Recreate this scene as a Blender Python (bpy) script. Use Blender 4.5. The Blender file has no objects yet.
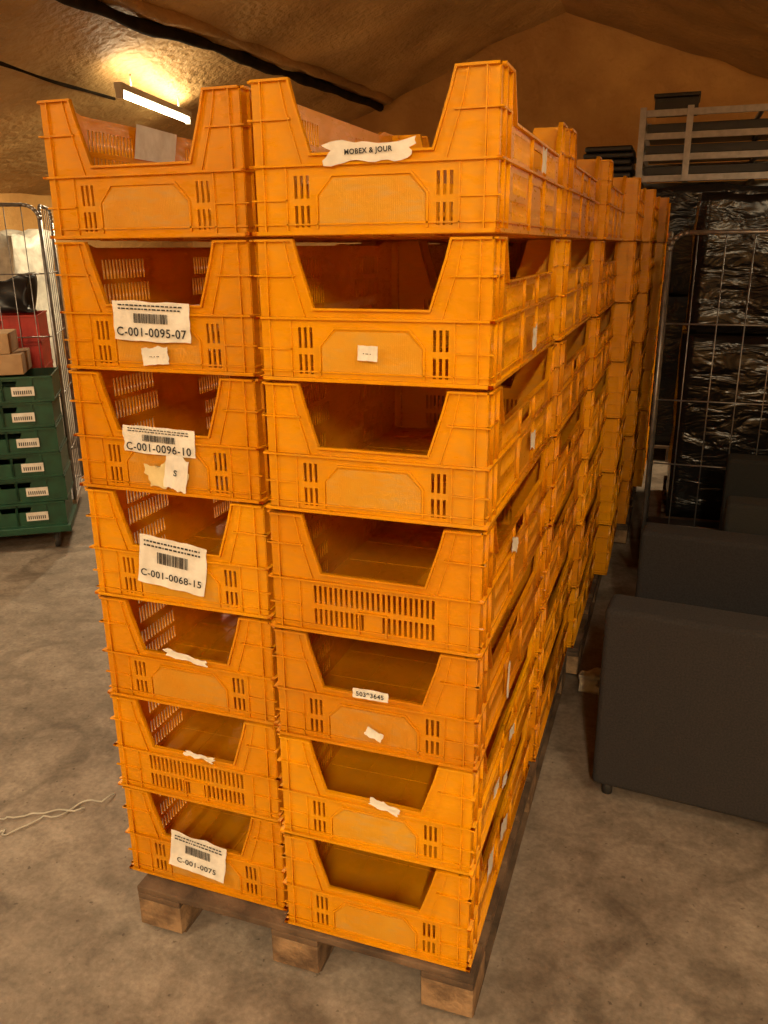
import bpy, bmesh, math, random
from mathutils import Vector, Matrix, noise
random.seed(7)
S=bpy.context.scene
COL=S.collection
S.view_settings.view_transform='Standard'
S.view_settings.look='None'
S.view_settings.exposure=0.0

# ------------------------------------------------------------------ materials
def mat(name, c1, c2=None, rough=0.6, scale=6.0, bump=0.0, bscale=40.0, metallic=0.0, detail=6, lo=0.35, hi=0.65, transl=0.0, spec=0.5, bdist=0.01, dust=None, dustamt=0.3):
    m=bpy.data.materials.new(name); m.use_nodes=True
    nt=m.node_tree; b=nt.nodes['Principled BSDF']
    b.inputs['Roughness'].default_value=rough
    b.inputs['Metallic'].default_value=metallic
    b.inputs['Specular IOR Level'].default_value=spec
    tc=nt.nodes.new('ShaderNodeTexCoord')
    if c2 is None: c2=tuple(x*0.8 for x in c1)
    n=nt.nodes.new('ShaderNodeTexNoise'); n.inputs['Scale'].default_value=scale; n.inputs['Detail'].default_value=detail
    nt.links.new(tc.outputs['Object'],n.inputs['Vector'])
    r=nt.nodes.new('ShaderNodeValToRGB')
    r.color_ramp.elements[0].position=lo; r.color_ramp.elements[0].color=(*c2,1)
    r.color_ramp.elements[1].position=hi; r.color_ramp.elements[1].color=(*c1,1)
    nt.links.new(n.outputs['Fac'],r.inputs['Fac'])
    colout=r.outputs['Color']
    if dust:
        # worn, dusty patches: stretched fine noise times a broad one, different on every crate
        oi=nt.nodes.new('ShaderNodeObjectInfo'); ad=nt.nodes.new('ShaderNodeVectorMath'); ad.operation='ADD'
        sc=nt.nodes.new('ShaderNodeMath'); sc.operation='MULTIPLY'; sc.inputs[1].default_value=37.0
        nt.links.new(oi.outputs['Random'],sc.inputs[0])
        nt.links.new(tc.outputs['Object'],ad.inputs[0]); nt.links.new(sc.outputs[0],ad.inputs[1])
        mp=nt.nodes.new('ShaderNodeMapping'); mp.inputs['Scale'].default_value=(1,1,3.5); nt.links.new(ad.outputs[0],mp.inputs['Vector'])
        a=nt.nodes.new('ShaderNodeTexNoise'); a.inputs['Scale'].default_value=26; a.inputs['Detail'].default_value=8; nt.links.new(mp.outputs[0],a.inputs['Vector'])
        d=nt.nodes.new('ShaderNodeTexNoise'); d.inputs['Scale'].default_value=4; d.inputs['Detail'].default_value=3; nt.links.new(ad.outputs[0],d.inputs['Vector'])
        nt.links.new(ad.outputs[0],n.inputs['Vector'])
        mm=nt.nodes.new('ShaderNodeMath'); mm.operation='MULTIPLY'; nt.links.new(a.outputs['Fac'],mm.inputs[0]); nt.links.new(d.outputs['Fac'],mm.inputs[1])
        mr=nt.nodes.new('ShaderNodeMapRange'); mr.inputs['From Min'].default_value=0.25; mr.inputs['From Max'].default_value=0.42; mr.inputs['To Max'].default_value=dustamt
        nt.links.new(mm.outputs[0],mr.inputs['Value'])
        mx=nt.nodes.new('ShaderNodeMixRGB'); mx.inputs[2].default_value=(*dust,1); nt.links.new(mr.outputs['Result'],mx.inputs[0]); nt.links.new(colout,mx.inputs[1]); colout=mx.outputs[0]
        m3=nt.nodes.new('ShaderNodeMapRange'); m3.inputs['From Min'].default_value=0.2; m3.inputs['From Max'].default_value=0.42; m3.inputs['To Min'].default_value=rough; m3.inputs['To Max'].default_value=rough+0.25
        nt.links.new(mm.outputs[0],m3.inputs['Value']); nt.links.new(m3.outputs[0],b.inputs['Roughness'])
        hs=nt.nodes.new('ShaderNodeHueSaturation'); m1=nt.nodes.new('ShaderNodeMapRange'); m1.inputs['To Min'].default_value=0.493; m1.inputs['To Max'].default_value=0.507
        m2=nt.nodes.new('ShaderNodeMapRange'); m2.inputs['To Min'].default_value=0.90; m2.inputs['To Max'].default_value=1.06
        nt.links.new(oi.outputs['Random'],m1.inputs['Value']); nt.links.new(oi.outputs['Random'],m2.inputs['Value'])
        nt.links.new(m1.outputs[0],hs.inputs['Hue']); nt.links.new(m2.outputs[0],hs.inputs['Value']); nt.links.new(colout,hs.inputs['Color']); colout=hs.outputs[0]
    nt.links.new(colout,b.inputs['Base Color'])
    if bump>0:
        n2=nt.nodes.new('ShaderNodeTexNoise'); n2.inputs['Scale'].default_value=bscale; n2.inputs['Detail'].default_value=5
        nt.links.new(tc.outputs['Object'],n2.inputs['Vector'])
        bp=nt.nodes.new('ShaderNodeBump'); bp.inputs['Strength'].default_value=bump; bp.inputs['Distance'].default_value=bdist
        nt.links.new(n2.outputs['Fac'],bp.inputs['Height']); nt.links.new(bp.outputs['Normal'],b.inputs['Normal'])
    if transl>0:
        out=nt.nodes['Material Output']; tr=nt.nodes.new('ShaderNodeBsdfTranslucent'); mx=nt.nodes.new('ShaderNodeMixShader')
        nt.links.new(colout,tr.inputs['Color']); mx.inputs[0].default_value=transl
        nt.links.new(b.outputs[0],mx.inputs[1]); nt.links.new(tr.outputs[0],mx.inputs[2]); nt.links.new(mx.outputs[0],out.inputs['Surface'])
    return m

M_crate=mat('orange_plastic',(0.90,0.41,0.002),(0.83,0.35,0.002),rough=0.27,scale=9,bump=0.05,bscale=120,lo=0.3,hi=0.6,transl=0.34,dust=(0.62,0.36,0.06),dustamt=0.25)
M_crate2=mat('orange_plastic_dusty',(0.74,0.37,0.025),(0.74,0.33,0.010),rough=0.45,scale=16,bump=0.12,bscale=90,lo=0.35,hi=0.7,transl=0.2,dust=(0.56,0.38,0.14),dustamt=0.5)
M_paper=mat('paper',(0.80,0.78,0.72),(0.66,0.62,0.55),rough=0.8,scale=22,bump=0.2,bscale=60)
M_paper_y=mat('paper_yellow',(0.75,0.62,0.32),(0.65,0.52,0.25),rough=0.8,scale=30)
M_ink=mat('ink',(0.02,0.02,0.025),(0.03,0.03,0.03),rough=0.8)
M_wood=mat('pallet_wood',(0.17,0.105,0.06),(0.06,0.037,0.022),rough=0.9,scale=8,bump=0.5,bscale=60)
M_wood2=mat('pallet_block_wood',(0.33,0.21,0.11),(0.11,0.065,0.035),rough=0.9,scale=14,bump=0.6,bscale=90)
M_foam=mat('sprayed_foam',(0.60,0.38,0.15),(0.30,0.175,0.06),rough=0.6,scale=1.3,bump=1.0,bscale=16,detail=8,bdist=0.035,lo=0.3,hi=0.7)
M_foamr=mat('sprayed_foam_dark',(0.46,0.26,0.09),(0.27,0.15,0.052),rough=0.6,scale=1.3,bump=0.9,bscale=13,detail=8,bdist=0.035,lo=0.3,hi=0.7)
M_wall=mat('foam_wall',(0.68,0.39,0.12),(0.48,0.25,0.07),rough=0.7,scale=1.5,bump=0.7,bscale=14,detail=8,bdist=0.03)
M_dark=mat('dark_cover',(0.016,0.015,0.016),(0.008,0.008,0.009),rough=0.45,scale=5)
M_fabric=mat('grey_felt',(0.031,0.028,0.029),(0.018,0.017,0.018),rough=0.95,scale=160,bump=0.4,bscale=400)
M_fabric2=mat('grey_green_felt',(0.022,0.023,0.021),(0.014,0.015,0.014),rough=0.95,scale=160,bump=0.4,bscale=400)
M_steel=mat('galvanised_steel',(0.34,0.33,0.32),(0.2,0.19,0.185),rough=0.4,scale=20,metallic=0.7)  # colour darkened to paint in the shade on the right roll cage
M_greymetal=mat('grey_lacquered_metal',(0.50,0.48,0.46),(0.38,0.36,0.34),rough=0.5,scale=20)
M_green=mat('green_plastic',(0.009,0.075,0.038),(0.006,0.048,0.024),rough=0.45,scale=12)
M_red=mat('red_plastic',(0.45,0.03,0.02),(0.30,0.02,0.015),rough=0.45,scale=12)
M_card=mat('cardboard',(0.42,0.27,0.14),(0.33,0.2,0.1),rough=0.9,scale=10)
M_bag=mat('plastic_bag',(0.6,0.58,0.5),(0.4,0.38,0.33),rough=0.4,scale=12,bump=0.6,bscale=20)
M_rubber=mat('black_rubber',(0.02,0.02,0.02),(0.03,0.03,0.03),rough=0.7)
M_cable=mat('dark_cable',(0.03,0.02,0.01),(0.012,0.008,0.005),rough=0.95,spec=0.1)
M_white=mat('fixture_white',(0.7,0.66,0.6),(0.6,0.56,0.5),rough=0.5)

def floor_mat():
    m=bpy.data.materials.new('concrete'); m.use_nodes=True; nt=m.node_tree; b=nt.nodes['Principled BSDF']
    b.inputs['Roughness'].default_value=0.65
    tc=nt.nodes.new('ShaderNodeTexCoord')
    def noi(s,d,dist=0):
        n=nt.nodes.new('ShaderNodeTexNoise'); n.inputs['Scale'].default_value=s; n.inputs['Detail'].default_value=d; n.inputs['Distortion'].default_value=dist
        nt.links.new(tc.outputs['Object'],n.inputs['Vector']); return n
    def ramp(n,p0,c0,p1,c1):
        r=nt.nodes.new('ShaderNodeValToRGB'); r.color_ramp.elements[0].position=p0; r.color_ramp.elements[0].color=(*c0,1)
        r.color_ramp.elements[1].position=p1; r.color_ramp.elements[1].color=(*c1,1); nt.links.new(n.outputs['Fac'],r.inputs['Fac']); return r
    def mul(a,b_,f):
        mx=nt.nodes.new('ShaderNodeMixRGB'); mx.blend_type='MULTIPLY'; mx.inputs[0].default_value=f
        nt.links.new(a,mx.inputs[1]); nt.links.new(b_,mx.inputs[2]); return mx.outputs['Color']
    n1=noi(1.3,10,0.3); n2=noi(7,12,0.2); n3=noi(90,4); n4=noi(38,3); n5=noi(3.2,12,1.0); n6=noi(60,6)
    n1.inputs['Roughness'].default_value=0.65; n2.inputs['Roughness'].default_value=0.75
    r1=ramp(n1,0.34,(0.195,0.158,0.125),0.66,(0.335,0.28,0.228))
    r2=ramp(n2,0.40,(0.66,0.64,0.62),0.60,(1.10,1.09,1.08))
    r4=ramp(n4,0.27,(0.38,0.35,0.33),0.33,(1,1,1))
    r5=ramp(n5,0.36,(0.55,0.53,0.51),0.47,(1,1,1))
    r6=ramp(n6,0.35,(0.85,0.84,0.83),0.62,(1.06,1.06,1.06))
    c=mul(mul(mul(mul(r1.outputs['Color'],r2.outputs['Color'],0.9),r4.outputs['Color'],0.8),r5.outputs['Color'],0.8),r6.outputs['Color'],1.0)
    nt.links.new(c,b.inputs['Base Color'])
    bp=nt.nodes.new('ShaderNodeBump'); bp.inputs['Strength'].default_value=0.35; bp.inputs['Distance'].default_value=0.004
    nt.links.new(n3.outputs['Fac'],bp.inputs['Height']); nt.links.new(bp.outputs['Normal'],b.inputs['Normal'])
    return m
M_floor=floor_mat()
def wrap_mat():
    m=bpy.data.materials.new('black_stretch_wrap'); m.use_nodes=True; nt=m.node_tree; b=nt.nodes['Principled BSDF']
    b.inputs['Base Color'].default_value=(0.010,0.009,0.009,1); b.inputs['Roughness'].default_value=0.22; b.inputs['Specular IOR Level'].default_value=0.35
    tc=nt.nodes.new('ShaderNodeTexCoord'); mp=nt.nodes.new('ShaderNodeMapping'); mp.inputs['Scale'].default_value=(2,2,5)
    mp.inputs['Rotation'].default_value=(0.3,0.2,0.2)
    n=nt.nodes.new('ShaderNodeTexNoise'); n.inputs['Scale'].default_value=2.0; n.inputs['Detail'].default_value=3; n.inputs['Distortion'].default_value=1.0
    nt.links.new(tc.outputs['Object'],mp.inputs['Vector']); nt.links.new(mp.outputs['Vector'],n.inputs['Vector'])
    bp=nt.nodes.new('ShaderNodeBump'); bp.inputs['Strength'].default_value=0.6; bp.inputs['Distance'].default_value=0.04
    nt.links.new(n.outputs['Fac'],bp.inputs['Height']); nt.links.new(bp.outputs['Normal'],b.inputs['Normal'])
    return m
M_wrap=wrap_mat()
def emis(name,col,st):
    m=bpy.data.materials.new(name); m.use_nodes=True; nt=m.node_tree
    for n in list(nt.nodes): nt.nodes.remove(n)
    o=nt.nodes.new('ShaderNodeOutputMaterial'); e=nt.nodes.new('ShaderNodeEmission')
    e.inputs['Color'].default_value=(*col,1); e.inputs['Strength'].default_value=st
    nt.links.new(e.outputs[0],o.inputs[0]); return m
M_tube=emis('tube_glow',(1.0,0.86,0.52),16)

# ------------------------------------------------------------------ mesh helpers
def new_obj(name, me, parent=None, mats=None):
    o=bpy.data.objects.new(name,me); COL.objects.link(o)
    if parent: o.parent=parent
    if mats and me is not None:
        for m in (mats if isinstance(mats,(list,tuple)) else [mats]): me.materials.append(m)
    return o
def empty(name, loc=(0,0,0), rz=0):
    e=bpy.data.objects.new(name,None); e.empty_display_size=0.1; COL.objects.link(e); e.location=loc; e.rotation_euler[2]=rz; return e
def box(bm, x0,x1,y0,y1,z0,z1, M=None, mi=0):
    vs=[Vector((x,y,z)) for x in (x0,x1) for y in (y0,y1) for z in (z0,z1)]
    if M is not None: vs=[M@v for v in vs]
    v=[bm.verts.new(p) for p in vs]
    for f in ((0,1,3,2),(4,6,7,5),(0,4,5,1),(2,3,7,6),(0,2,6,4),(1,5,7,3)):
        fc=bm.faces.new([v[i] for i in f]); fc.material_index=mi
def cyl(bm, p0, p1, r, n=8, mi=0, smooth=True):
    p0=Vector(p0);p1=Vector(p1); d=(p1-p0).normalized()
    a=d.orthogonal().normalized(); b=d.cross(a)
    r0=[bm.verts.new(p0+(a*math.cos(2*math.pi*i/n)+b*math.sin(2*math.pi*i/n))*r) for i in range(n)]
    r1=[bm.verts.new(p1+(a*math.cos(2*math.pi*i/n)+b*math.sin(2*math.pi*i/n))*r) for i in range(n)]
    for i in range(n):
        f=bm.faces.new((r0[i],r0[(i+1)%n],r1[(i+1)%n],r1[i])); f.smooth=smooth; f.material_index=mi
    f=bm.faces.new(r0[::-1]);f.material_index=mi
    f=bm.faces.new(r1);f.material_index=mi
def finish(bm,name,mats,parent=None,bevel=0,seg=2):
    bmesh.ops.recalc_face_normals(bm,faces=bm.faces)
    me=bpy.data.meshes.new(name); bm.to_mesh(me); bm.free()
    o=new_obj(name,me,parent,mats)
    if bevel>0:
        md=o.modifiers.new('bevel','BEVEL'); md.width=bevel; md.segments=seg; md.limit_method='ANGLE'
        wn=o.modifiers.new('wn','WEIGHTED_NORMAL')
    return o
def panel_mesh(outline, holes, thick, bev=0.0):
    c=bpy.data.curves.new('tmp','CURVE'); c.dimensions='2D'; c.fill_mode='BOTH'; c.extrude=thick/2-bev
    if bev>0: c.bevel_depth=bev; c.bevel_resolution=0; c.offset=-bev
    for pts in [outline]+holes:
        s=c.splines.new('POLY'); s.points.add(len(pts)-1)
        for i,p in enumerate(pts): s.points[i].co=(p[0],p[1],0,1)
        s.use_cyclic_u=True
    o=bpy.data.objects.new('tmp',c); COL.objects.link(o)
    dg=bpy.context.evaluated_depsgraph_get()
    me=bpy.data.meshes.new_from_object(o.evaluated_get(dg))
    bpy.data.objects.remove(o); bpy.data.curves.remove(c)
    return me
def add_mesh(bm, me, M, mi=0):
    n0=len(bm.faces)
    me.transform(M); bm.from_mesh(me); bpy.data.meshes.remove(me)
    bm.faces.ensure_lookup_table()
    for i in range(n0,len(bm.faces)): bm.faces[i].material_index=mi
def strip(path, w, closed=False):
    n=len(path); P=[Vector(p) for p in path]; out=[]
    for i in range(n):
        if closed: a=P[i-1]; b=P[i]; c=P[(i+1)%n]
        else: a=P[max(i-1,0)]; b=P[i]; c=P[min(i+1,n-1)]
        d1=(b-a); d2=(c-b)
        if d1.length<1e-9: d1=d2
        if d2.length<1e-9: d2=d1
        d1=d1.normalized(); d2=d2.normalized()
        n1=Vector((-d1.y,d1.x)); n2=Vector((-d2.y,d2.x)); m=(n1+n2).normalized()
        k=1/max(0.3,m.dot(n1)); out.append(b+m*w*k)
    return [tuple(p) for p in P]+[tuple(p) for p in reversed(out)]
def slot(x,z0,z1,w):
    return [(x-w/2,z0),(x+w/2,z0),(x+w/2,z1),(x-w/2,z1)]

# ------------------------------------------------------------------ crate
CW,CD,H=0.498,0.885,0.2855
def crate_mesh(name, kind, mats):
    bm=bmesh.new()
    hw=CW/2; ins=0.010; w=hw-ins; T=0.004; Ht=H-0.001
    def side_matrix(which):
        if which=='F': return Matrix(((1,0,0,0),(0,0,-1,ins),(0,1,0,0),(0,0,0,1)))
        if which=='B': return Matrix(((-1,0,0,0),(0,0,1,CD-ins),(0,1,0,0),(0,0,0,1)))
        if which=='R': return Matrix(((0,0,1,hw-ins),(1,0,0,CD/2),(0,1,0,0),(0,0,0,1)))
        if which=='L': return Matrix(((0,0,-1,-hw+ins),(-1,0,0,CD/2),(0,1,0,0),(0,0,0,1)))
    def band(which, path, wd, prot, closed=False, mi=0):
        me=panel_mesh(strip(path,wd,closed),[],prot)
        M=side_matrix(which)@Matrix.Translation((0,0,prot/2))
        add_mesh(bm,me,M,mi)
    for which in 'FB':
        cut=[(0.160,Ht),(0.150,0.86*H),(0.120,0.535*H),(-0.120,0.535*H),(-0.150,0.86*H),(-0.160,Ht)]
        out=[(-w,0.004),(w,0.004),(w,Ht)]+cut+[(-w,Ht)]
        holes=[]
        k=kind if which=='F' else 'B'
        if k=='A':
            for s in (-1,1):
                for j in range(3):
                    x=s*(0.130+0.0125*j)
                    holes+= [slot(x,0.07*H,0.21*H,0.0065),slot(x,0.255*H,0.40*H,0.0065)]
        else:
            for j in range(-11,12):
                x=j*0.0125
                if abs(x)<0.022:
                    holes.append(slot(x,0.27*H,0.42*H,0.0065)); continue
                holes+= [slot(x,0.08*H,0.225*H,0.0065),slot(x,0.27*H,0.42*H,0.0065)]
        add_mesh(bm,panel_mesh(out,holes,T),side_matrix(which))
        band(which,[(-w,Ht),(-0.160,Ht),(-0.150,0.86*H),(-0.120,0.535*H),(0.120,0.535*H),(0.150,0.86*H),(0.160,Ht),(w,Ht)],-0.0045,ins)
        for s in (-1,1):
            band(which,[(s*0.183,Ht),(s*0.172,0.80*H),(s*0.143,0.47*H)],0.003,0.006)
            band(which,[(s*0.2185,0.47*H),(s*0.2185,Ht)],0.003,0.0085)
            band(which,[(s*0.2185,0.02*H),(s*0.2185,0.45*H)],0.003,0.0085)
            band(which,[(s*0.172,0.02*H),(s*0.172,0.45*H)],0.003,0.006)
        band(which,[(-hw,0.455*H),(hw,0.455*H)],0.0045,ins)
        for s in (-1,1):
            a,b=sorted((s*0.16,s*hw)); band(which,[(a,0.745*H),(b,0.745*H)],0.0035,ins-0.002)
            a,b=sorted((s*0.172,s*hw)); band(which,[(a,0.24*H),(b,0.24*H)],0.003,0.006)
        if k=='A':
            band(which,[(-0.108,0.06*H),(-0.108,0.27*H),(-0.078,0.39*H),(0.078,0.39*H),(0.108,0.27*H),(0.108,0.06*H)],0.004,0.006)
            me=panel_mesh([(-0.106,0.075*H),(0.106,0.075*H),(0.106,0.265*H),(0.076,0.375*H),(-0.076,0.375*H),(-0.106,0.265*H)],[],0.0015)
            add_mesh(bm,me,side_matrix(which)@Matrix.Translation((0,0,T/2+0.0005)),1)
            for j in range(-24,25):
                x=j*0.0042
                zt=0.265*H if abs(x)>0.076 else 0.37*H
                band(which,[(x,0.08*H),(x,zt)],0.0014,0.0036,mi=1)
        else:
            band(which,[(-0.03,0.06*H),(-0.03,0.235*H),(0.03,0.235*H),(0.03,0.06*H)],0.004,0.008)
        band(which,[(-hw,0.006),(hw,0.006)],0.007,ins)
        band(which,[(-hw+0.004,0.024),(hw-0.004,0.024)],0.003,0.006)
    d=CD/2; wd=d-ins
    for which in 'LR':
        low=0.71*H if which=='R' else 0.955*H
        cut=[(0.345,Ht),(0.305,low),(-0.305,low),(-0.345,Ht)]
        out=[(-wd,0.004),(wd,0.004),(wd,Ht)]+cut+[(-wd,Ht)]
        holes=[]
        for s in (-1,1):
            for j in range(14):
                x=s*(0.11+0.0135*j)
                holes.append(slot(x,0.50*H,(0.655 if which=='R' else 0.66)*H,0.0075))
                if which=='L' and j>0: holes.append(slot(x,0.70*H,0.86*H,0.0075))
                if 2<=j: holes.append(slot(x,0.10*H,0.23*H,0.0075)); holes.append(slot(x,0.275*H,0.41*H,0.0075))
        if which=='R': holes.append([(-0.065,0.51*H),(0.065,0.51*H),(0.072,0.56*H),(0.065,0.64*H),(-0.065,0.64*H),(-0.072,0.56*H)])
        add_mesh(bm,panel_mesh(out,holes,T),side_matrix(which))
        band(which,[(-wd,Ht),(-0.345,Ht),(-0.305,low),(0.305,low),(0.345,Ht),(wd,Ht)],-0.0045,ins)
        band(which,[(-d,0.455*H),(d,0.455*H)],0.0045,ins)
        band(which,[(-d,0.006),(d,0.006)],0.007,ins)
        band(which,[(-d+0.004,0.024),(d-0.004,0.024)],0.003,0.006)
        for s in (-1,1):
            a,b=sorted((s*0.345,s*d)); band(which,[(a,0.745*H),(b,0.745*H)],0.0035,ins-0.002)
            for x in (0.355,0.405):
                band(which,[(s*x,0.02*H),(s*x,0.45*H)],0.003,0.0085); band(which,[(s*x,0.47*H),(s*x,Ht)],0.003,0.0085)
            band(which,[(s*0.095,0.47*H),(s*0.095,low)],0.003,0.0085)
            band(which,[(s*0.10,0.02*H),(s*0.10,0.45*H)],0.003,0.0085)
        band(which,[(-0.08,0.06*H),(-0.08,0.27*H),(-0.06,0.38*H),(0.06,0.38*H),(0.08,0.27*H),(0.08,0.06*H)],0.004,0.005)
    for sx in (-1,1):
        for y0 in (ins,CD-ins-0.02):
            xa,xb=sorted((sx*(w-0.02),sx*w))
            box(bm,xa,xb,y0,y0+0.02,0.02,Ht-0.002)
    box(bm,-w,w,ins,CD-ins,0.010,0.014)
    for i in range(1,6):
        y=CD*i/6; box(bm,-w+0.01,w-0.01,y-0.0015,y+0.0015,0.002,0.0155)
    for x in (-0.12,0,0.12): box(bm,x-0.0015,x+0.0015,ins,CD-ins,0.002,0.0155)
    bmesh.ops.recalc_face_normals(bm,faces=bm.faces)
    me=bpy.data.meshes.new(name); bm.to_mesh(me); bm.free()
    for m in mats: me.materials.append(m)
    return me
ME_A=crate_mesh('crate_panel','A',[M_crate,M_crate2])
ME_B=crate_mesh('crate_slotted','B',[M_crate,M_crate2])
PH=0.144
def stack(xc, y, kinds, rz=0.0, lean=(0,0), jit=0.005):
    e=empty('plastic_crate_stack',(xc,y,PH),rz)
    for i,k in enumerate(kinds):
        o=bpy.data.objects.new('crate_%d'%(i+1),ME_A if k=='A' else ME_B); COL.objects.link(o); o.parent=e
        z=i*(H+0.0002)
        o.location=(random.uniform(-jit,jit)+lean[0]*z,random.uniform(-jit,jit)+lean[1]*z,z); o.rotation_euler[2]=random.uniform(-0.006,0.006)
    return e
stR=stack(-0.250,-0.010,'AAABAAA',0,(0.008,0.0),0.003)
stL=stack(-0.757,0.022,'ABAAAAA',-0.002,(-0.001,0),0.003)
rows=[(0.905,0.012),(1.81,0.036),(2.72,0.105),(3.64,0.145),(4.56,0.20)]
for i,(y,xo) in enumerate(rows):
    for s in (0,1):
        ks=''.join(random.choice('AAB') for _ in range(7))
        stack(-0.250-0.516*s+xo,y,ks,random.uniform(-0.006,0.006),(0.006,0))

# ------------------------------------------------------------------ labels
def label(parent,i,x,zf,w,h,rot=0,text=None,barcode=True,m=None,jag=0.06,side=None,y=-0.003,tsize=None,curl=0.0):
    m=m or M_paper
    rnd=random.Random(int(abs(x)*1e4)+i*77+int(zf*1000))
    e=bpy.data.objects.new('paper_label',None); COL.objects.link(e); e.parent=parent; e.empty_display_size=0.02
    lean=0.008*i*H if parent is stR else -0.001*i*H
    if side=='R': e.location=(CW/2+0.004+lean,x,(i+zf)*H); e.rotation_euler=(0,rot,math.pi/2)
    else: e.location=(x+lean,y-0.001,(i+zf)*H); e.rotation_euler=(0,-rot,0)
    bm=bmesh.new(); n=14; k=6; g=[]; ph=rnd.uniform(0,50)
    for a in range(n+1):
        col=[]
        for b in range(k+1):
            u=a/n-0.5; v=b/k-0.5
            jx=jz=0
            if b in (0,k): jz=(noise.noise(Vector((u*3.5,b+ph,0)))*1.8+noise.noise(Vector((u*11,b+ph,3)))*0.4)*jag*h
            if a in (0,n): jx=noise.noise(Vector((v*4,a+ph,5)))*jag*0.6*w
            yy=-0.003*abs(noise.noise(Vector((u*4+i,v*3+x*9,zf*5))))-curl*max(0,-v-0.1)**1.5
            col.append(bm.verts.new((u*w+jx,yy,v*h+jz)))
        g.append(col)
    for a in range(n):
        for b in range(k):
            f=bm.faces.new((g[a][b],g[a+1][b],g[a+1][b+1],g[a][b+1])); f.smooth=True
    finish(bm,'sheet',m,e)
    if text:
        c=bpy.data.curves.new('text','FONT'); c.body=text; c.size=tsize or w*0.135; c.align_x='CENTER'; c.align_y='CENTER'; c.offset=0.0004; c.space_character=1.1
        t=bpy.data.objects.new('tmp',c); COL.objects.link(t)
        me=bpy.data.meshes.new_from_object(t.evaluated_get(bpy.context.evaluated_depsgraph_get())); bpy.data.objects.remove(t)
        o=new_obj('printed_code',me,e,M_ink); o.rotation_euler[0]=math.pi/2
        o.location=(0,-0.0045-curl*0.12,-0.28*h if barcode else 0)
    if barcode:
        bm=bmesh.new(); xx=-0.22*w
        while xx<0.22*w:
            ww=rnd.choice((0.0009,0.0014,0.0022)); box(bm,xx,xx+ww,-0.0042,-0.0038,-0.04*h,0.2*h); xx+=ww+rnd.choice((0.001,0.0016,0.0022))
        for q in range(2):
            xa=-0.42*w
            while xa<0.40*w:
                l=rnd.uniform(0.003,0.010); box(bm,xa,min(xa+l,0.43*w),-0.0042,-0.0038,(0.29+0.09*q)*h,(0.325+0.09*q)*h); xa+=l+0.003
        finish(bm,'barcode',M_ink,e)
    return e
label(stR,6,0.000,0.535,0.175,0.034,0.03,'MOBEX & JOUR',False,jag=0.22,tsize=0.0125)
label(stR,5,-0.005,0.24,0.042,0.030,-0.05,'- -- -',False,jag=0.03,tsize=0.008)
label(stR,2,-0.002,0.565,0.085,0.024,0.0,'50393645',False,jag=0.06,tsize=0.0155,y=-0.007)
label(stR,2,0.004,0.20,0.042,0.024,-0.4,None,False,jag=0.15)
label(stR,1,0.03,0.53,0.075,0.022,-0.2,None,False,jag=0.2)
label(stL,5,-0.002,0.41,0.195,0.086,-0.03,'C-001-0095-07',jag=0.03)
label(stL,5,0.0,0.15,0.068,0.038,0.05,'-- - --',False,jag=0.08,tsize=0.01)
label(stL,4,-0.012,0.47,0.190,0.064,-0.03,'C-001-0096-10',jag=0.03)
label(stL,4,0.002,0.22,0.11,0.050,0.25,None,False,m=M_paper_y,jag=0.2,y=-0.004)
label(stL,4,0.030,0.22,0.06,0.080,-0.2,'S',False,jag=0.12,y=-0.008,tsize=0.02)
label(stL,3,-0.006,0.41,0.185,0.122,-0.10,'C-001-0068-15',jag=0.03,curl=0.03)
label(stL,2,0.005,0.54,0.12,0.018,-0.12,None,False,jag=0.25)
label(stL,0,-0.012,0.43,0.170,0.110,-0.12,'C-001-0075',jag=0.03,curl=0.03)
label(stL,1,0.02,0.55,0.085,0.014,-0.1,None,False,jag=0.3)
for i,y,z,w_,h_,r_ in [(3,.316,.54,.085,.035,.35),(2,.316,.26,.03,.095,.1),(0,.19,.62,.07,.06,.2),(0,.37,.53,.10,.05,.3),(1,.22,.35,.07,.03,.1),(1,.42,.5,.08,.03,.2),(1,.34,.15,.07,.03,.2),(5,.44,.22,.06,.05,0),(6,.45,.58,.06,.05,.1),(4,.5,.3,.07,.04,.1)]:
    label(stR,i,y,z,w_,h_,r_,None,False,side='R',jag=0.12)
bm=bmesh.new()
vs=[bm.verts.new(q) for q in [(-0.233,0.32,6*H+0.20),(-0.233,0.50,6*H+0.20),(-0.225,0.51,6*H+0.275),(-0.225,0.33,6*H+0.28)]]; bm.faces.new(vs)
finish(bm,'loose_sheet',M_paper,stL)

# ------------------------------------------------------------------ pallets
def pallet(x0,y0,L,W=0.965):
    bm=bmesh.new()
    n=9; bw=0.11
    for i in range(n):
        y=(L-bw)*i/(n-1); box(bm,0,W,y,y+bw,0.122,0.1435)
    B=0.135
    for x in (0,W/2-B/2,W-B):
        box(bm,x,x+B,0.001,L-0.001,0.100,0.1215)
        box(bm,x,x+B,0.02,L-0.02,0.0,0.012)
        for y in (0,L/2-0.07,L-0.14): box(bm,x+0.0,x+B,y+0.002,y+0.138,0.0125,0.0995,mi=1)
    o=finish(bm,'wooden_pallet',[M_wood,M_wood2],None,0.003,1); o.location=(x0,y0,0)
    return o
pallet(-0.955,-0.020,1.79)
pallet(-0.91,1.82,1.79)
pallet(-0.81,3.66,1.79)

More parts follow.
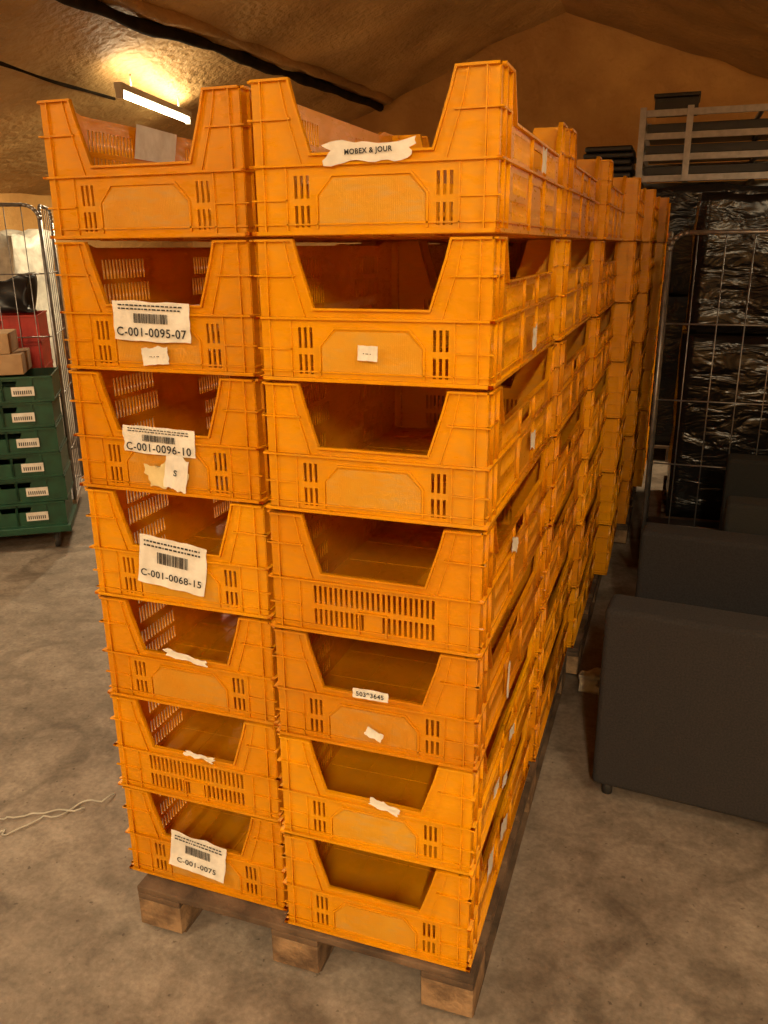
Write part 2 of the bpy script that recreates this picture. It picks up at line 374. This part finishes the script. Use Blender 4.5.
# ------------------------------------------------------------------ room
XL,XR,XRI,ZRI,YB,YF=-6.16,3.9,-1.15,4.36,9.0,-5.0
SL=0.388; ZE=ZRI-SL*5.05
def quadplane(name,m,p,nu=1,nv=1,amp=0):
    bm=bmesh.new(); g=[]
    p=[Vector(q) for q in p]
    nrm=(p[1]-p[0]).cross(p[3]-p[0]).normalized()
    for j in range(nv+1):
        row=[]
        for i in range(nu+1):
            a=i/nu;b=j/nv
            q=p[0]*(1-a)*(1-b)+p[1]*a*(1-b)+p[2]*a*b+p[3]*(1-a)*b
            if amp: q=q+nrm*amp*(noise.noise(q*1.1)+0.5*noise.noise(q*3.1))
            row.append(bm.verts.new(q))
        g.append(row)
    for j in range(nv):
        for i in range(nu):
            f=bm.faces.new((g[j][i],g[j][i+1],g[j+1][i+1],g[j+1][i])); f.smooth=True
    me=bpy.data.meshes.new(name); bm.to_mesh(me); bm.free()
    return new_obj(name,me,None,m)
def roofz(x): return ZRI-SL*abs(x-XRI)
bm=bmesh.new(); box(bm,XL,XR,YF,YB,-0.1,0); finish(bm,'floor',M_floor)
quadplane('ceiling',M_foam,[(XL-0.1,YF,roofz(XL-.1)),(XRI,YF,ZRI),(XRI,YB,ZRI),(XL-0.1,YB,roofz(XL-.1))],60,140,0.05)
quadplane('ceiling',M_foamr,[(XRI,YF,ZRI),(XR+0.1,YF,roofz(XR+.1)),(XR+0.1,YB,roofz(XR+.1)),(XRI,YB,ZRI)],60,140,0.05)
for nm,yy in (('wall_back',YB),('wall_front',YF)):
    bm=bmesh.new(); vs=[bm.verts.new(q) for q in [(XL-0.1,yy,0),(XR+0.1,yy,0),(XR+0.1,yy,roofz(XR)+0.1),(XRI,yy,ZRI+0.15),(XL-0.1,yy,roofz(XL)+0.1)]]
    bm.faces.new(vs); finish(bm,nm,M_wall)
for nm,xx in (('wall_left',XL),('wall_right',XR)):
    quadplane(nm,M_wall,[(xx,YF,0),(xx,YB,0),(xx,YB,roofz(xx)+0.1),(xx,YF,roofz(xx)+0.1)])
def roof_line(name,pts,rad,wob,drop,m):
    cu=bpy.data.curves.new(name,'CURVE'); cu.dimensions='3D'; cu.bevel_depth=rad; cu.bevel_resolution=3
    s=cu.splines.new('POLY'); N=90; s.points.add(N-1)
    for i in range(N):
        t=i/(N-1); x=pts[0][0]*(1-t)+pts[1][0]*t; y=pts[0][1]*(1-t)+pts[1][1]*t
        x+=wob*noise.noise(Vector((y*0.9,rad*50,0)))
        s.points[i].co=(x,y,roofz(x)-drop+wob*noise.noise(Vector((y*1.3,3,0))),1); s.points[i].radius=1+0.7*noise.noise(Vector((y*2.4,7,0)))
    o=bpy.data.objects.new(name,cu); COL.objects.link(o); cu.materials.append(m); return o
roof_line('ceiling_duct',((-3.95,YF+.1),(-3.32,YB-.1)),0.045,0.03,0.03,M_cable)
roof_line('ceiling_batten',((-3.83,YF+.1),(-3.20,YB-.1)),0.05,0.03,0.0,M_foamr)
roof_line('ceiling_cable',((-3.98,YF+.1),(-4.35,5.0)),0.012,0.02,0.05,M_cable)

def tube_light(x,y,power,rz=0,z=None,upw=0.3):
    z=z if z else roofz(x)-0.2
    e=empty('fluorescent_tube_light',(x,y,z),rz)
    bm=bmesh.new(); box(bm,-0.03,0.03,-0.75,0.75,0.03,0.08); box(bm,-0.025,0.025,-0.75,-0.71,-0.03,0.03); box(bm,-0.025,0.025,0.71,0.75,-0.03,0.03)
    for yy in (-0.5,0.5): cyl(bm,(0,yy,0.08),(0,yy,roofz(x)-z-0.05),0.006,6)
    finish(bm,'housing',M_white,e,0)
    bm=bmesh.new(); cyl(bm,(0,-0.71,0),(0,0.71,0),0.022,12); finish(bm,'tube',M_tube,e)
    for nm,zz,rx,pw in (('tube_lamp',-0.04,0,power),('tube_lamp_up',0.085,math.pi,power*upw)):
        l=bpy.data.lights.new(nm,'AREA'); l.shape='RECTANGLE'; l.size=0.12; l.size_y=1.4; l.energy=pw; l.color=(1.0,0.79,0.49)
        lo=bpy.data.objects.new(nm,l); COL.objects.link(lo); lo.parent=e; lo.location=(0,0,zz); lo.rotation_euler[0]=rx
    return e
tube_light(-4.06,5.18,110,0.19,3.0,0.10)
tube_light(-4.2,0.6,75)
tube_light(-3.0,-2.8,105)
tube_light(1.0,-3.9,255,0,None,0.1)
tube_light(1.6,-1.2,42)
tube_light(2.6,5.6,120,0,None,0.2)  # unseen tube, added to brighten the back wall

# ------------------------------------------------------------------ armchairs
def rbox(parent,name,x0,x1,y0,y1,z0,z1,m,bev=0.03,seg=4):
    bm=bmesh.new(); box(bm,x0,x1,y0,y1,z0,z1); o=finish(bm,name,m,parent,bev,seg)
    for p in o.data.polygons: p.use_smooth=True
    return o
def armchair(x,y,rz,hgt,m):
    e=empty('armchair',(x,y,0),rz)
    Wd,D=0.98,0.80
    rbox(e,'arm_1',0,D,0,0.15,0.05,hgt,m,0.022)
    rbox(e,'arm_2',0,D,Wd-0.15,Wd,0.05,hgt,m,0.022)
    rbox(e,'back',D-0.18,D-0.002,0.152,Wd-0.152,0.05,hgt-0.002,m,0.02)
    rbox(e,'base',0.02,D-0.182,0.152,Wd-0.152,0.08,0.27,m,0.015)
    rbox(e,'seat_cushion',0.0,D-0.185,0.155,Wd-0.155,0.272,0.43,m,0.04)
    bm=bmesh.new()
    for fx in (0.05,D-0.05):
        for fy in (0.05,Wd-0.05): cyl(bm,(fx,fy,0),(fx,fy,0.052),0.018,10)
    finish(bm,'feet',M_rubber,e)
    return e
armchair(0.195,0.985,-0.09,0.72,M_fabric)
armchair(0.60,2.05,-0.05,0.80,M_fabric2)

# ------------------------------------------------------------------ roll cages
def roll_cage(x,y,rz,W=0.8,D=0.7,Ht=1.9,sp=0.125,bars=(0.35,0.70,1.05,1.45),m=None):
    e=empty('roll_cage',(x,y,0),rz)
    def side(bm,A,B):
        A=Vector(A);B=Vector(B); d=(B-A); L=d.length; d.normalize(); R=0.09
        z0=0.17
        pts=[A+Vector((0,0,z0)),A+Vector((0,0,Ht-R))]
        for k in range(1,6):
            a=math.pi/2*k/5; pts.append(A+d*(R-R*math.cos(a))+Vector((0,0,Ht-R+R*math.sin(a))))
        for k in range(0,6):
            a=math.pi/2*k/5; pts.append(B-d*(R-R*math.sin(a))+Vector((0,0,Ht-R+R*math.cos(a))))
        pts.append(B+Vector((0,0,z0)))
        for i in range(len(pts)-1): cyl(bm,pts[i],pts[i+1],0.012,8)
        n=max(2,round(L/sp))
        for i in range(1,n): 
            q=A+d*(L*i/n); cyl(bm,q+Vector((0,0,z0)),q+Vector((0,0,Ht)),0.003,6)
        for z in bars: cyl(bm,A+Vector((0,0,z)),B+Vector((0,0,z)),0.0045,6)
    bm=bmesh.new()
    side(bm,(0,0,0),(W,0,0)); side(bm,(0,0.03,0),(0,D-0.03,0)); side(bm,(W,0.03,0),(W,D-0.03,0))
    finish(bm,'wire_frame',M_steel,e)
    bm=bmesh.new(); box(bm,-0.01,W+0.01,-0.01,D+0.01,0.13,0.17); finish(bm,'base',m or M_greymetal,e,0.004)
    bm=bmesh.new()
    for fx in (0.08,W-0.08):
        for fy in (0.08,D-0.08):
            cyl(bm,(fx-0.015,fy,0.05),(fx+0.015,fy,0.05),0.05,16); box(bm,fx-0.025,fx+0.025,fy-0.02,fy+0.02,0.09,0.131)
    finish(bm,'castors',M_rubber,e)
    return e
roll_cage(0.26,3.08,0.0,m=M_dark)

def wrinkly(parent,name,x0,x1,y0,y1,z0,z1,m,amp=0.03,cut=14,fr=2.5):
    bm=bmesh.new(); box(bm,x0,x1,y0,y1,z0,z1)
    bmesh.ops.recalc_face_normals(bm,faces=bm.faces)
    bmesh.ops.subdivide_edges(bm,edges=bm.edges,cuts=cut,use_grid_fill=True)
    bm.normal_update()
    for v in bm.verts:
        if v.co.z>z0+0.02: v.co+=v.normal*amp*noise.noise(v.co*fr)+Vector((0,0,0.4*amp*noise.noise(v.co*6)))
    for f in bm.faces: f.smooth=True
    return finish(bm,name,m,parent)
def wrapped(x,y,w,d,h,rz=0):
    e=empty('wrapped_pallet_load',(x,y,0),rz)
    bm=bmesh.new()
    for i in range(6): box(bm,0,w,d*i/6.0,d*i/6.0+0.09,0.12,0.142)
    for xx in (0,w/2-0.05,w-0.1):
        box(bm,xx,xx+0.1,0,d-0.02,0.0,0.02)
        for yy in (0,d/2-0.07,d-0.16): box(bm,xx,xx+0.1,yy,yy+0.14,0.02,0.12)
    finish(bm,'pallet',M_wood,e)
    wrinkly(e,'black_wrap',0.03,w-0.03,0.03,d-0.03,0.145,h*0.62,M_wrap)
    wrinkly(e,'black_wrap_upper',0.05,w-0.06,0.05,d-0.05,h*0.62+0.01,h,M_wrap,0.04)
    return e
wrapped(0.35,3.88,1.1,1.2,2.13)
wrapped(1.55,3.8,1.1,1.2,1.9)
wrapped(-0.55,6.0,1.9,1.2,2.30)
e=empty('stacked_metal_bench_frames',(-0.10,6.05,2.34))
bm=bmesh.new()
for k,z in enumerate((0.0,0.16,0.32,0.49)):
    for yy in (0.0,0.95):
        box(bm,0.0,1.38,yy,yy+0.03,z,z+0.05)
    for xx in (0.0,0.9,1.35): box(bm,xx,xx+0.03,0.031,0.949,z+0.005,z+0.035)
for xx in (0.0,0.36,1.28):
    for yy in (-0.02,0.96): box(bm,xx,xx+0.05,yy,yy+0.02,-0.0,0.56)
finish(bm,'frames',M_greymetal,e,0.002,1)
for k in range(3):
    rbox(e,'board_%d'%(k+1),0.06,1.26,0.04,0.93,0.055+0.16*k,0.12+0.16*k,M_dark,0.004,1)
e=empty('dark_storage_box',(0.0,6.2,2.89))
rbox(e,'body',0,0.34,0,0.4,0,0.10,M_dark,0.01); rbox(e,'lid',-0.01,0.35,-0.01,0.41,0.101,0.13,M_dark,0.006)
e=empty('folded_dark_sheets',(-0.55,6.1,2.33))
for k in range(6): rbox(e,'sheet_%d'%(k+1),0.01*(k%3),0.42-0.015*(k%2),0,0.6,0.052*k,0.052*k+0.045,M_dark,0.015)

# ------------------------------------------------------------------ left storage
g=empty('green_crate_trolley',(-3.256,2.52,0),0.594)
def green_crate(parent,x0,z0,w=0.60,d=0.42,h=0.158,lab=True,off=0.0,m=M_green,nm='green_crate'):
    bm=bmesh.new()
    y0=off
    fr=panel_mesh([(x0+.004,z0+.003),(x0+w-.004,z0+.003),(x0+w-.004,z0+h-.004),(x0+.004,z0+h-.004)],
        [[(x0+w*0.36,z0+h*0.60),(x0+w*0.64,z0+h*0.60),(x0+w*0.66,z0+h*0.82),(x0+w*0.34,z0+h*0.82)]],0.006)
    add_mesh(bm,fr,Matrix(((1,0,0,0),(0,0,-1,y0+0.01),(0,1,0,0),(0,0,0,1))))
    box(bm,x0+.004,x0+w-.004,y0+d-.012,y0+d-.006,z0+.003,z0+h-.004)
    box(bm,x0+.004,x0+.01,y0+.014,y0+d-.013,z0+.003,z0+h-.004)
    box(bm,x0+w-.01,x0+w-.004,y0+.014,y0+d-.013,z0+.003,z0+h-.004)
    box(bm,x0+.01,x0+w-.01,y0+.014,y0+d-.013,z0+.003,z0+.009)
    for zz in (0.0,h-0.014):
        box(bm,x0,x0+w,y0,y0+.008,z0+zz,z0+zz+.012); box(bm,x0+w-.006,x0+w,y0,y0+d,z0+zz,z0+zz+.012); box(bm,x0,x0+.006,y0,y0+d,z0+zz,z0+zz+.012)
    for xx in (0.0,0.13,0.3,w-0.3,w-0.13,w-0.014): box(bm,x0+xx,x0+xx+.014,y0+.001,y0+.009,z0+.012,z0+h-.016)
    finish(bm,nm,m,parent)
    if lab:
        bm=bmesh.new(); a=x0+w-0.24; box(bm,a,a+0.13,y0-.002,y0-.0005,z0+h*0.25,z0+h*0.60); finish(bm,'label',M_paper,parent)
        bm=bmesh.new()
        for q in range(9): box(bm,a+0.012+0.012*q,a+0.018+0.012*q,y0-.003,y0-.0021,z0+h*0.32,z0+h*0.46)
        finish(bm,'label_print',M_ink,parent)
for k in range(6):
    green_crate(g,-0.60+0.006*((k*3)%4),0.165+0.159*k,off=0.004*((k*5)%3)); 
    green_crate(g,-1.22,0.165+0.159*k,off=0.006,lab=(k%2==0))
bm=bmesh.new(); box(bm,-1.24,0.02,-0.02,0.46,0.12,0.164)
finish(bm,'dolly',M_green,g,0.004)
bm=bmesh.new()
for fx in (-1.1,-0.62,-0.08):
    for fy in (0.06,0.38): cyl(bm,(fx-0.015,fy,0.05),(fx+0.015,fy,0.05),0.05,14); box(bm,fx-0.02,fx+0.02,fy-0.02,fy+0.02,0.09,0.119)
finish(bm,'castors',M_rubber,g)
def on(g,x,y):
    c,s=math.cos(0.594),math.sin(0.594); return (g[0]+c*x-s*y,g[1]+s*x+c*y)
G=(-3.256,2.52)
for (x,y,w_,d_,z,h_) in [(-0.56,0.03,0.42,0.36,1.125,0.125),(-0.60,0.03,0.40,0.34,1.252,0.12)]:
    p=on(G,x,y); e=empty('cardboard_box',(p[0],p[1],z),0.594)
    rbox(e,'carton',0,w_,0,d_,0,h_,M_card,0.004,1)
    rbox(e,'tape',w_*0.45,w_*0.55,-0.001,d_+0.001,h_*0.4,h_+0.001,M_paper_y,0.0005,1)
p=on(G,-0.82,0.55); rc=roll_cage(p[0],p[1],0.594,0.82,0.7,2.12,0.10,(0.5,0.9,1.3,1.7))
p=on(G,-1.72,0.60); roll_cage(p[0],p[1],0.594,0.82,0.7,2.12,0.10,(0.5,0.9,1.3,1.7))
p=on(G,-0.80,0.58); e=empty('red_crate_stack',(p[0],p[1],0.175),0.594)
for k in range(7): green_crate(e,0.05,0.0+0.181*k,w=0.66,d=0.5,h=0.18,lab=False,m=M_red,nm='red_crate')
q=on(G,-0.70,0.72)
o=wrinkly(None,'white_plastic_bag',0,0.26,0,0.26,0,0.15,M_bag,0.07,8,7); o.location=(q[0],q[1],1.445); o.rotation_euler[2]=0.594
q=on(G,-0.36,0.74)
o=wrinkly(None,'dark_fabric_bundle',0,0.22,0,0.24,0,0.22,M_dark,0.09,10,5); o.location=(q[0],q[1],1.445); o.rotation_euler[2]=0.594
wrinkly(None,'crumpled_tarpaulin',0,0.5,0,0.5,0,2.0,M_bag,0.10,12,3).location=(-5.6,4.4,0.0)
o=wrinkly(None,'crumpled_plastic_sheet',0,0.09,0,0.07,0,0.08,M_bag,0.04,7,16); o.location=(0.075,1.70,0.0)

cu=bpy.data.curves.new('plastic_strapping_scrap','CURVE'); cu.dimensions='3D'; cu.bevel_depth=0.0028; cu.bevel_resolution=2
for (a,b,sd) in (((-1.40,0.46),(-1.62,0.16),1),((-1.62,0.16),(-1.72,0.15),3),((-1.45,0.36),(-1.72,0.20),5)):
    s=cu.splines.new('POLY'); s.points.add(24)
    for i in range(25):
        t=i/24; x=a[0]*(1-t)+b[0]*t+0.03*noise.noise(Vector((t*5,sd,0))); y=a[1]*(1-t)+b[1]*t+0.03*noise.noise(Vector((t*5,sd,9)))
        s.points[i].co=(x,y,0.005+0.012*abs(noise.noise(Vector((t*7,sd,4)))),1)
o=bpy.data.objects.new('plastic_strapping_scrap',cu); COL.objects.link(o); cu.materials.append(M_bag)

# ------------------------------------------------------------------ world / camera
w=bpy.data.worlds.new('world'); S.world=w; w.use_nodes=True
w.node_tree.nodes['Background'].inputs[0].default_value=(1.0,0.75,0.5,1); w.node_tree.nodes['Background'].inputs[1].default_value=0.03
cam=bpy.data.cameras.new('camera'); co=bpy.data.objects.new('camera',cam); COL.objects.link(co); S.camera=co
yaw,pit,rol,f=-0.336,-0.310,-0.009,823.0
fw=Vector((math.sin(yaw)*math.cos(pit),math.cos(yaw)*math.cos(pit),math.sin(pit)))
r=Vector((math.cos(yaw),-math.sin(yaw),0)); up=r.cross(fw)
r2=r*math.cos(rol)+up*math.sin(rol); u2=-r*math.sin(rol)+up*math.cos(rol)
Mx=Matrix((r2,u2,-fw)).transposed().to_4x4(); Mx.translation=Vector((0.328,-1.561,1.838)); co.matrix_world=Mx
cam.sensor_fit='VERTICAL'; cam.sensor_height=24; cam.lens=24*f/1024; cam.clip_start=0.05
